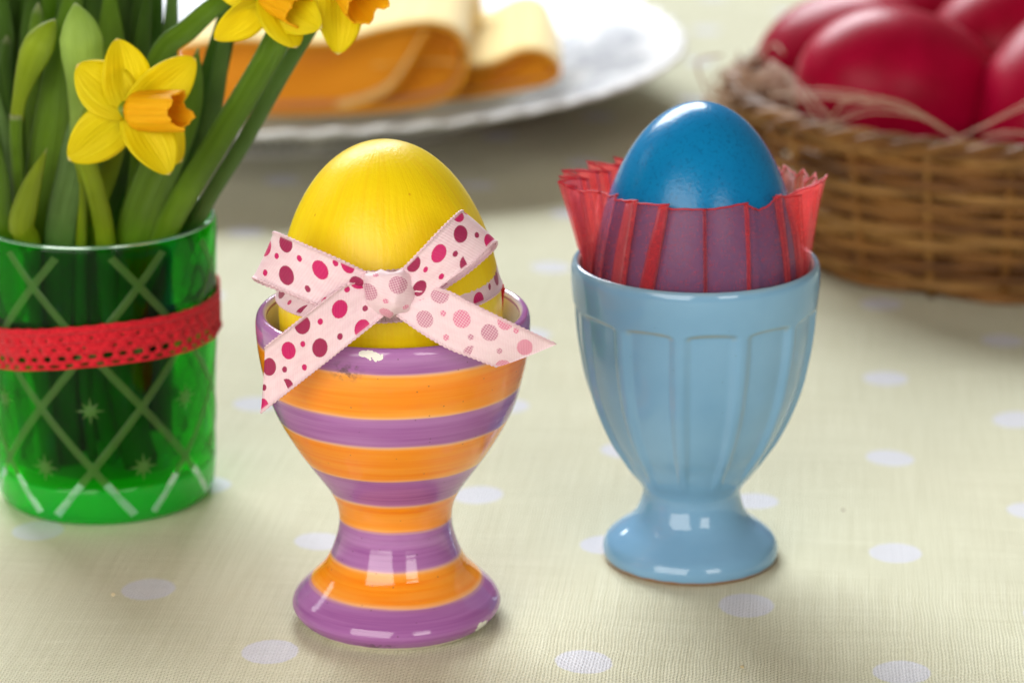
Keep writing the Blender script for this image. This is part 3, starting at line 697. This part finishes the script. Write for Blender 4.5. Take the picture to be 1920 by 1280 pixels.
def flower(parent, cpt, mpt, tips, r0, r1, wid, seed, side_n):
    c = gp_(*cpt); m = gp_(*mpt); ax = (m-c)/np.linalg.norm(m-c)
    v, f = tube_data(np.array([c-ax*.0045, c-ax*.0025, c-ax*.0008, c+ax*.0006]), [.0016, .0026, .0024, .0020], 10)
    rc = mesh('flower', v, f, LG[2], parent)
    rc.matrix_parent_inverse = parent.matrix_basis.inverted()
    for k, (tx, ty, td, bend) in enumerate(tips):
        t_ = gp_(tx, ty, td); b_ = c+(t_-c)/np.linalg.norm(t_-c)*.0003
        petal(rc, b_, t_, wid*(1+.06*math.sin(k*2.1+seed)), ax+np.array(side_n), bulge=.10, back=bend, ph=k*1.7+seed)
    corona(rc, c, m, r0, r1, seed)
    return rc
def plant(label): o = empty('daffodil', (GC.x, GC.y, .007)); return prop(o, label, 'daffodil', 'daffodils standing in the green tumbler')
bot = lambda x, d: (202+(x-165)*1.55, 895, d*1.45)
# nodding flower in front
p1 = plant('daffodil with single yellow flower whose orange trumpet points sideways')
blade('stem', p1, [bot(225, .6), (212, 640, 1.0), (198, 450, 1.55), (180, 360, 1.75), (160, 285, 1.9), (175, 215, 2.2), (225, 205, 2.55)], .40, LG[2], 'stem', .8, curl=0)
flower(p1, (246, 208, 2.75), (340, 208, 3.28), [(222, 72, 2.55, -.06), (369, 112, 2.35, -.08), (142, 124, 2.75, .06), (127, 297, 2.95, .05), (317, 329, 3.15, .02), (343, 302, 2.45, -.04)], .0035, .0036, .0104, 3, (0, -.9, .1))
blade('leaf', p1, [bot(205, .9), (225, 620, 1.1), (255, 440, 1.3), (305, 300, 1.2), (350, 190, .9), (372, 90, .6)], .86, LG[0], 'point')
blade('leaf', p1, [bot(175, .7), (170, 640, .7), (165, 440, .8), (205, 320, .8), (245, 230, .6)], .45, LG[2], 'point')
# pair of flowers over the yellow egg
p2 = plant('daffodil with two yellow flowers hanging above the yellow egg')
blade('stem', p2, [bot(190, .3), (240, 620, .9), (312, 430, 1.3), (405, 270, 1.5), (490, 130, 1.6), (535, 40, 1.6), (555, -10, 1.8)], .52, LG[0], 'stem', .5, curl=.1)
blade('stem', p2, [bot(250, -.4), (300, 640, .1), (368, 420, .5), (455, 270, .7), (540, 120, .9), (610, 10, 1.0), (650, -30, 1.3)], .32, LG[3], 'stem', .6, curl=.1)
flower(p2, (500, -8, 2.3), (560, 20, 2.85), [(400, 72, 2.5, .04), (553, 94, 2.9, .05), (606, 55, 2.9, .05), (500, -135, 2.1, 0), (395, -60, 2.2, 0), (590, -80, 2.5, 0)], .0028, .0030, .0090, 5, (0, -.3, 0))
flower(p2, (632, -55, 2.2), (688, 12, 3.0), [(633, 103, 2.6, .0), (545, 10, 2.1, 0), (730, -60, 2.2, 0), (690, -150, 1.9, 0), (560, -130, 1.9, 0), (545, -40, 2.1, 0)], .0036, .0042, .0100, 9, (0, -.3, 0))
blade('leaf', p2, [bot(150, -.5), (190, 640, .2), (250, 400, .7), (290, 130, .9), (360, 50, .9), (440, -20, .9), (520, -90, .9)], .44, LG[0], 'point')
blade('leaf', p2, [bot(270, -.9), (310, 640, -.6), (350, 400, -.3), (392, 240, -.2), (418, 90, -.2), (425, -40, -.2)], .36, LG[3], 'point')
blade('leaf', p2, [bot(240, -1.2), (280, 640, -1.0), (330, 400, -.9), (372, 240, -.9), (420, 60, -1), (440, -60, -1)], .6, LG[1], 'point')
# tall pale bud sheath
p3 = plant('daffodil with tall pale green bud sheath beside the single flower')
blade('stem', p3, [bot(150, .5), (152, 640, .9), (150, 430, 1.3), (150, 300, 1.5), (147, 240, 1.55)], .30, LG[2], 'stem', .8, curl=0)
blade('bud', p3, [(150, 330, 1.42), (149, 250, 1.58), (155, 150, 1.7), (152, 70, 1.7), (141, 6, 1.62)], .86, LG[4], 'bud', .55, curl=0)
blade('leaf', p3, [bot(120, .8), (112, 640, 1.1), (112, 440, 1.45), (138, 310, 1.5), (160, 205, 1.3), (168, 120, 1.2)], .62, LG[3], 'point')
blade('leaf', p3, [bot(165, -.6), (190, 640, -.4), (205, 400, -.3), (208, 160, -.4), (205, -60, -.5)], .92, LG[0], 'point')
blade('leaf', p3, [bot(200, -.9), (228, 640, -.8), (248, 380, -.7), (262, 130, -.7), (285, -60, -.7)], .5, LG[1], 'point')
blade('leaf', p3, [bot(180, -1.3), (200, 640, -1.4), (228, 400, -1.5), (232, 130, -1.6), (215, -90, -1.6)], .95, LG[1], 'point')
# leaning olive bud
p4 = plant('daffodil with olive bud leaning at the picture edge')
blade('stem', p4, [bot(100, .2), (70, 640, .6), (42, 430, .9), (32, 300, 1.0), (30, 215, 1.0)], .28, LG[0], 'stem', .8, curl=0)
blade('bud', p4, [(31, 260, .95), (34, 200, 1.02), (52, 135, 1.1), (76, 80, 1.1), (104, 36, 1.05)], .62, LG[2], 'bud', .6, curl=0)
blade('leaf', p4, [bot(130, .4), (100, 640, .5), (72, 440, .6), (88, 300, .6), (112, 130, .5), (140, -80, .4)], .80, LG[0], 'point')
blade('leaf', p4, [bot(70, -.4), (40, 640, -.1), (14, 440, .3), (10, 300, .4), (-8, 160, .4), (-20, 0, .3)], .36, LG[1], 'point')
blade('leaf', p4, [bot(85, 0), (62, 640, .4), (42, 430, .7), (26, 320, .75), (8, 235, .75), (-14, 140, .7)], .26, LG[3], 'point')
blade('leaf', p4, [bot(110, -.9), (90, 640, -1.0), (62, 400, -1.1), (58, 150, -1.2), (66, -80, -1.2)], .8, LG[1], 'point')
# short young shoots
p5 = plant('short daffodil shoot with blunt young leaf tips low in the vase')
blade('leaf', p5, [bot(95, 1.1), (62, 640, 1.4), (38, 460, 1.8), (52, 370, 1.9), (88, 278, 1.85)], .52, LG[2], 'point', .4)
blade('leaf', p5, [bot(75, .8), (36, 640, 1.1), (6, 460, 1.4), (-4, 340, 1.3), (-10, 240, 1.2)], .5, LG[0], 'point', .3)
blade('leaf', p5, [bot(110, -.7), (95, 640, -.6), (72, 400, -.5), (62, 180, -.4), (72, 4, -.4)], .34, LG[0], 'round', .6)
blade('leaf', p5, [bot(80, -1.2), (45, 640, -1.0), (16, 400, -.8), (10, 200, -.7), (13, 66, -.7)], .32, LG[1], 'round', .6)
blade('leaf', p5, [bot(150, -1.2), (150, 640, -1.4), (140, 400, -1.5), (150, 130, -1.6), (170, -90, -1.6)], .85, LG[1], 'point')
blade('leaf', p5, [bot(50, -1.0), (20, 640, -1.3), (-5, 400, -1.5), (10, 130, -1.6), (35, -90, -1.6)], .8, LG[1], 'point')
blade('leaf', p5, [bot(210, .2), (205, 640, .2), (190, 440, .2), (228, 330, .0), (268, 240, -.2)], .5, LG[1], 'point')

for k, (x0, x1, xt, d, w_) in enumerate([(120, 30, -5, -1.0, .6), (140, 62, 40, -1.5, .7), (150, 96, 92, -1.7, .75), (160, 128, 122, -1.3, .7), (175, 178, 172, -1.8, .8), (190, 205, 245, -1.6, .75), (200, 238, 268, -1.2, .5), (215, 262, 300, -1.7, .6), (150, 120, 150, -.9, .5), (110, 8, 14, -1.8, .7), (230, 300, 330, -1.3, .45), (180, 175, 178, -1.0, .6)]):
    blade('leaf', (p3, p4, p5)[k % 3], [bot(x0, d*.6), ((x0+x1)/2, 640, d*.9), (x1, 400, d), ((x1+xt)/2, 130, d-.1), (xt, -110-20*(k % 3), d-.2)], w_, LG[(1, 1, 0, 1, 3, 1)[k % 6]], 'point')

# ------------------------------------------------------------------ plate and napkin
PC = Vector((-.054, .425, 0))
def mat_plate():
    t = NT('printed_china'); co = t.obj(); rad = t.vm('LENGTH', t.scale(co, (1, 1, 0)))
    s = t.n('ShaderNodeSeparateXYZ', {0: co}); an = t.math('ARCTAN2', s.outputs[1], s.outputs[0])
    pv = t.n('ShaderNodeCombineXYZ', {0: t.math('MULTIPLY', an, 5.0), 1: t.math('MULTIPLY', rad, 42)}).outputs[0]
    w = t.n('ShaderNodeTexWave', {'Vector': pv, 'Scale': 2.1, 'Distortion': 7.0, 'Detail': 2, 'Detail Scale': 1.4}).outputs[1]
    n = t.noise(pv, 1.1, 2)
    band = t.math('MULTIPLY', t.map(rad, .076, .084), t.map(rad, .117, .123, 1, 0))
    f = t.math('MULTIPLY', t.math('MULTIPLY', t.map(w, .45, .55), t.map(n, .36, .46)), band)
    c = t.mix(f, (.80, .80, .82), (.07, .09, .16))
    return t.done(t.principled(Base_Color=c, Roughness=.22, Specular_IOR_Level=.18))
plp = catmull([(.0003, .0060), (.050, .0060), (.078, .0066), (.086, .0085), (.100, .0135), (.120, .0192), (.1275, .0212), (.1300, .0222), (.1310, .0218), (.1302, .0206), (.120, .0172), (.100, .0112), (.086, .0062), (.078, .0030), (.074, .0004), (.072, 0), (.070, .0006), (.066, .0034), (.0003, .0036)], 5)
def bead(th, z, r): return np.where(r > .124, .0010*np.cos(60*th), 0)*np.clip((r-.122)/.008, 0, 1)
PV = lathe_grid(plp, 360, bead); a_ = np.arctan2(PV[..., 1], PV[..., 0]); r_ = np.hypot(PV[..., 0], PV[..., 1]); PV[..., 2] += np.where(r_ > .122, .0006*np.cos(60*a_), 0)*np.clip((r_-.122)/.006, 0, 1)
plate = mesh('dinner_plate', PV.reshape(-1, 3), grid_faces(len(plp), 360, flip=True), mat_plate()); plate.location = PC
prop(plate, 'white china plate with grey blue leaf print under the napkin', 'plate')
def mat_napkin():
    t = NT('orange_napkin'); uv = t.uv(); n = t.noise(uv, 800, 2)
    c = t.mix(n, (.84, .33, .005), (.92, .43, .009))
    p = t.principled(Base_Color=c, Roughness=.8, Sheen_Weight=.3, Normal=t.bump(n, .0003, .5)); return t.done(t.mixsh(.25, p, t.n('ShaderNodeBsdfTranslucent', {0: (.90, .30, .01)})))
def mat_napkin_pale():
    t = NT('pale_yellow_napkin'); uv = t.uv(); n = t.noise(uv, 800, 2)
    ck = t.n('ShaderNodeTexWave', {'Vector': uv, 'Scale': 45, 'Distortion': .5}).outputs[1]
    c = t.mix(n, (.82, .60, .19), (.90, .70, .27)); c = t.mix(t.math('MULTIPLY', t.map(ck, .8, .95), .35), c, (.80, .48, .10))
    return t.done(t.principled(Base_Color=c, Roughness=.85, Sheen_Weight=.3))
NO, NPA = mat_napkin(), mat_napkin_pale()
nap = empty('folded_napkin', (PC.x+.03, .34, .02)); prop(nap, 'orange cloth napkin folded in loops with pale yellow face on the plate', 'napkin')
def fold(name, prof_px, Y0, depth, skew, dn=12, rise=0.):
    """a cloth layer: an outline bent in the upright plane, carried back over the plate"""
    P = catmull([np.array(at(x, y, Y0)) for x, y in prof_px], 8); n = len(P); V = []; uv = []; L = np.concatenate([[0], np.cumsum(np.linalg.norm(np.diff(P, axis=0), axis=1))])
    T = np.gradient(P, axis=0); nn = np.stack([-T[:, 2], 0*T[:, 0], T[:, 0]], 1); nn /= np.linalg.norm(nn, axis=1, keepdims=True)
    for sgn in (1, -1):
        for k in range(dn+1):
            t = k/dn
            for i in range(n):
                q = P[i]+nn[i]*sgn*.0006; V.append((q[0]+skew*t+.0008*math.sin(5*t+L[i]*90), q[1]+depth*t, q[2]+rise*t+.0010*math.sin(3*t+L[i]*60)*t)); uv.append((L[i], t*depth))
    K = (dn+1)*n; f1 = grid_faces(dn+1, n, False); f2 = [tuple(i+K for i in f[::-1]) for f in f1]
    sd = [(i+K, i+1+K, i+1, i) for i in range(n-1)]
    return mesh(name, V, f1+f2+sd, [NPA, NO], nap, uv=uv, idx=[0]*len(f1)+[1]*len(f2)+[1]*len(sd))
fold('fold', [(330, 92), (430, 78), (540, 84), (630, 82), (720, 58), (795, 46), (845, 60), (868, 98), (864, 148), (838, 182), (780, 200), (690, 209), (560, 214), (440, 212), (330, 205)], .338, .085, .004)
fold('fold', [(560, 212), (640, 205), (720, 176), (762, 130), (790, 84), (806, 58)], .341, .07, .003)
fold('fold', [(700, 128), (800, 120), (880, 128), (930, 120), (975, 100), (1012, 98), (1040, 112), (1052, 138), (1020, 158), (940, 172), (860, 184), (760, 192)], .352, .085, -.002)
def panel(top, bot_, Y0, sag):
    A = catmull([np.array(at(x, y, Y0)) for x, y in top], 6); B = catmull([np.array(at(x, y, Y0)) for x, y in bot_], 6); V = []; uv = []; m = 12
    for i in range(len(A)):
        for k in range(m+1):
            t = k/m; q = A[i]*(1-t)+B[i]*t; q[1] += sag*math.sin(PI*t)+.0015*math.sin(i*.35+3*t); V.append(q); uv.append((i*.003, t*.03))
    o = mesh('fold_face', V, grid_faces(len(A), m+1, False), NO, nap, uv=uv); o.modifiers.new('thick', 'SOLIDIFY').thickness = .0010
panel([(330, 98), (430, 84), (540, 90), (630, 88), (720, 64), (795, 52), (845, 66), (860, 98)], [(330, 200), (430, 206), (540, 208), (630, 206), (720, 203), (780, 194), (838, 176), (856, 148)], .350, .004)
panel([(800, 126), (880, 134), (930, 126), (975, 106), (1012, 104), (1036, 116), (1044, 130)], [(800, 184), (880, 178), (930, 168), (975, 162), (1012, 154), (1036, 148), (1044, 140)], .360, .002)

# ------------------------------------------------------------------ wicker basket
KC = Vector((.155, .267, 0)); NS = 22; KH = .0415
def mat_wicker(name, c1, c2):
    t = NT(name); co = t.obj(); n = t.noise(t.scale(co, (120, 120, 700)), 1, 3); b = t.noise(co, 45, 2)
    c = t.mix(t.map(n, .3, .7), c1, c2); c = t.mix(t.map(b, .45, .7), c, tuple(.55*x for x in c1))
    return t.done(t.principled(Base_Color=c, Roughness=.55, Specular_IOR_Level=.35, Normal=t.bump(n, .0006, .6)))
WK = [mat_wicker('willow_tan', (.17, .068, .012), (.32, .142, .032)), mat_wicker('willow_brown', (.11, .040, .008), (.24, .097, .021)), mat_wicker('willow_straw', (.23, .105, .023), (.39, .20, .055))]
bask = empty('wicker_basket', KC); prop(bask, 'round brown woven wicker basket filled with red eggs', 'basket')
kr = lambda z: .0640+.0095*(z/KH)**.8
NR = 15
for i in range(NR):
    z = .0016+i*(KH-.0045)/(NR-1); ph = PI*(i % 2); P = []
    for j in range(NS*10):
        a = 2*PI*j/(NS*10)
        P.append(((kr(z)+.0013*math.cos(a*NS/2+ph))*math.cos(a), (kr(z)+.0013*math.cos(a*NS/2+ph))*math.sin(a), z+.0003*math.sin(5*a+i)))
    v, f = tube_data(P, np.array([.00128*(1+.10*math.sin(7.3*k*.05+i*2)) for k in range(len(P))]), 8, closed=True)
    child_local(mesh('weaver', v, f, WK[(i*5+i//3) % 3]), bask)
sm = None
for k in range(NS):
    a = 2*PI*k/NS
    P = [((kr(z))*math.cos(a), (kr(z))*math.sin(a), z) for z in np.linspace(.0002, KH, 8)]
    child_local(tube('stake', P, .00115, WK[k % 2*2], None, 7), bask)
for k in range(3):
    P = []
    for j in range(180):
        a = 2*PI*j/180; q = a*17+k*2*PI/3
        P.append(((kr(KH)+.0018*math.cos(q))*math.cos(a), (kr(KH)+.0018*math.cos(q))*math.sin(a), KH-.0005+.0014*math.sin(q)))
    v, f = tube_data(P, .00135, 8, closed=True); child_local(mesh('rim_strand', v, f, WK[(1, 0, 1)[k]]), bask)
fl = lathe_grid(catmull([(.0005, .0020), (.03, .0020), (.055, .0022), (.0630, .0030), (.0628, .0015), (.05, .0008), (.0005, .0008)], 4), 64)
child_local(mesh('basket_floor', fl.reshape(-1, 3), grid_faces(len(fl), 64, flip=True), WK[1]), bask)

RED = mat_egg('red_dye', (.27, .0006, .018), (.40, .0015, .034), 'dye', .36)
REDS = [((1672, 168, .243), 1.0, (0, 1.75, .25), 'largest dark red egg lying nearest the front edge of the basket'),
        ((1572, 132, .300), 1.0, (.2, 1.2, -.5), 'shaded dark red egg behind the front one beside the straw clump'),
        ((1990, 205, .232), 1.02, (.1, .75, .9), 'bright red egg cut by the picture edge low in the basket'),
        ((1895, 95, .288), 1.0, (.3, 1.0, .4), 'red egg resting on the middle of the heap behind the front pair'),
        ((1722, 85, .335), 1.0, (0, 1.3, .8), 'farthest red egg showing only its top between two others'),
        ((1900, 330, .29), 1.0, (.2, 1.5, 1.8), 'red egg buried under the others in the basket straw')]
for (q, k, rt_, lab) in REDS[:5]:
    e = egg_mesh('red_egg', .0212*k, .0315*k, .0258*k, RED, 64, 40); e.location = at(q[0], q[1], q[2]); e.rotation_euler = rt_
    prop(e, lab, 'egg', 'red eggs in the basket')
def mat_straw():
    t = NT('nest_straw'); co = t.obj(); n = t.noise(co, 300, 2)
    return t.done(t.principled(Base_Color=t.mix(n, (.34, .20, .12), (.58, .40, .28)), Roughness=.6))
sv = []; sf = []; nb = 0
def strand(P, r):
    global nb
    v, f = tube_data(catmull(P, 5), r, 5, base=nb); sv.append(v); sf.extend(f); nb += len(v)
for k in range(520):       # bedding all round the inside, below the eggs
    a = random.uniform(0, 2*PI); r = random.uniform(.02, .066); z = random.uniform(.010, .034)
    c = Vector((KC.x+r*math.cos(a), KC.y+r*math.sin(a), z)); d = Vector((random.uniform(-1, 1), random.uniform(-1, 1), random.uniform(-.35, .35)))*.013
    b = Vector((random.uniform(-1, 1), random.uniform(-1, 1), random.uniform(0, 1)))*.006
    P = [c-d, c+b, c+d]
    P = [Vector((KC.x+(p.x-KC.x)*min(1, .0655/max(1e-6, math.hypot(p.x-KC.x, p.y-KC.y))), KC.y+(p.y-KC.y)*min(1, .0655/max(1e-6, math.hypot(p.x-KC.x, p.y-KC.y))), p.z)) for p in P]
    strand(P, .00035)
for k in range(340):       # tuft bulging over the rim beside the dark egg
    c = Vector(at(random.gauss(1418, 30), random.gauss(188, 24), random.uniform(.255, .290)))
    d = Vector((random.uniform(-1, 1), random.uniform(-.6, .6), random.uniform(-.7, .7)))*.007; b = Vector((random.uniform(-1, 1), random.uniform(-1, 1), random.uniform(-1, 1)))*.005
    strand([c-d, c+b, c+d], .00036)
for P in ([(1440, 110, .262), (1490, 160, .225), (1535, 235, .205)], [(1450, 180, .23), (1560, 172, .212), (1700, 205, .205), (1800, 262, .20)], [(1540, 240, .206), (1640, 205, .207), (1740, 225, .206), (1810, 270, .203)], [(1770, 265, .205), (1850, 235, .20), (1960, 180, .196)], [(1560, 225, .209), (1600, 185, .212), (1690, 190, .21), (1770, 240, .206)], [(1450, 120, .25), (1500, 150, .226), (1560, 230, .206)], [(1840, 262, .203), (1900, 250, .20), (1990, 262, .198)], [(1480, 190, .22), (1530, 182, .214), (1640, 190, .21)]):
    for j in range(2): strand([Vector(at(x+random.uniform(-6, 6), y+random.uniform(-7, 7), Y)) for x, y, Y in P], .00015)
st_ = mesh('nest_straw', np.vstack(sv), sf, mat_straw()); prop(st_, 'tangled pale brown straw bedding under and around the red eggs', 'straw', kind='stuff')
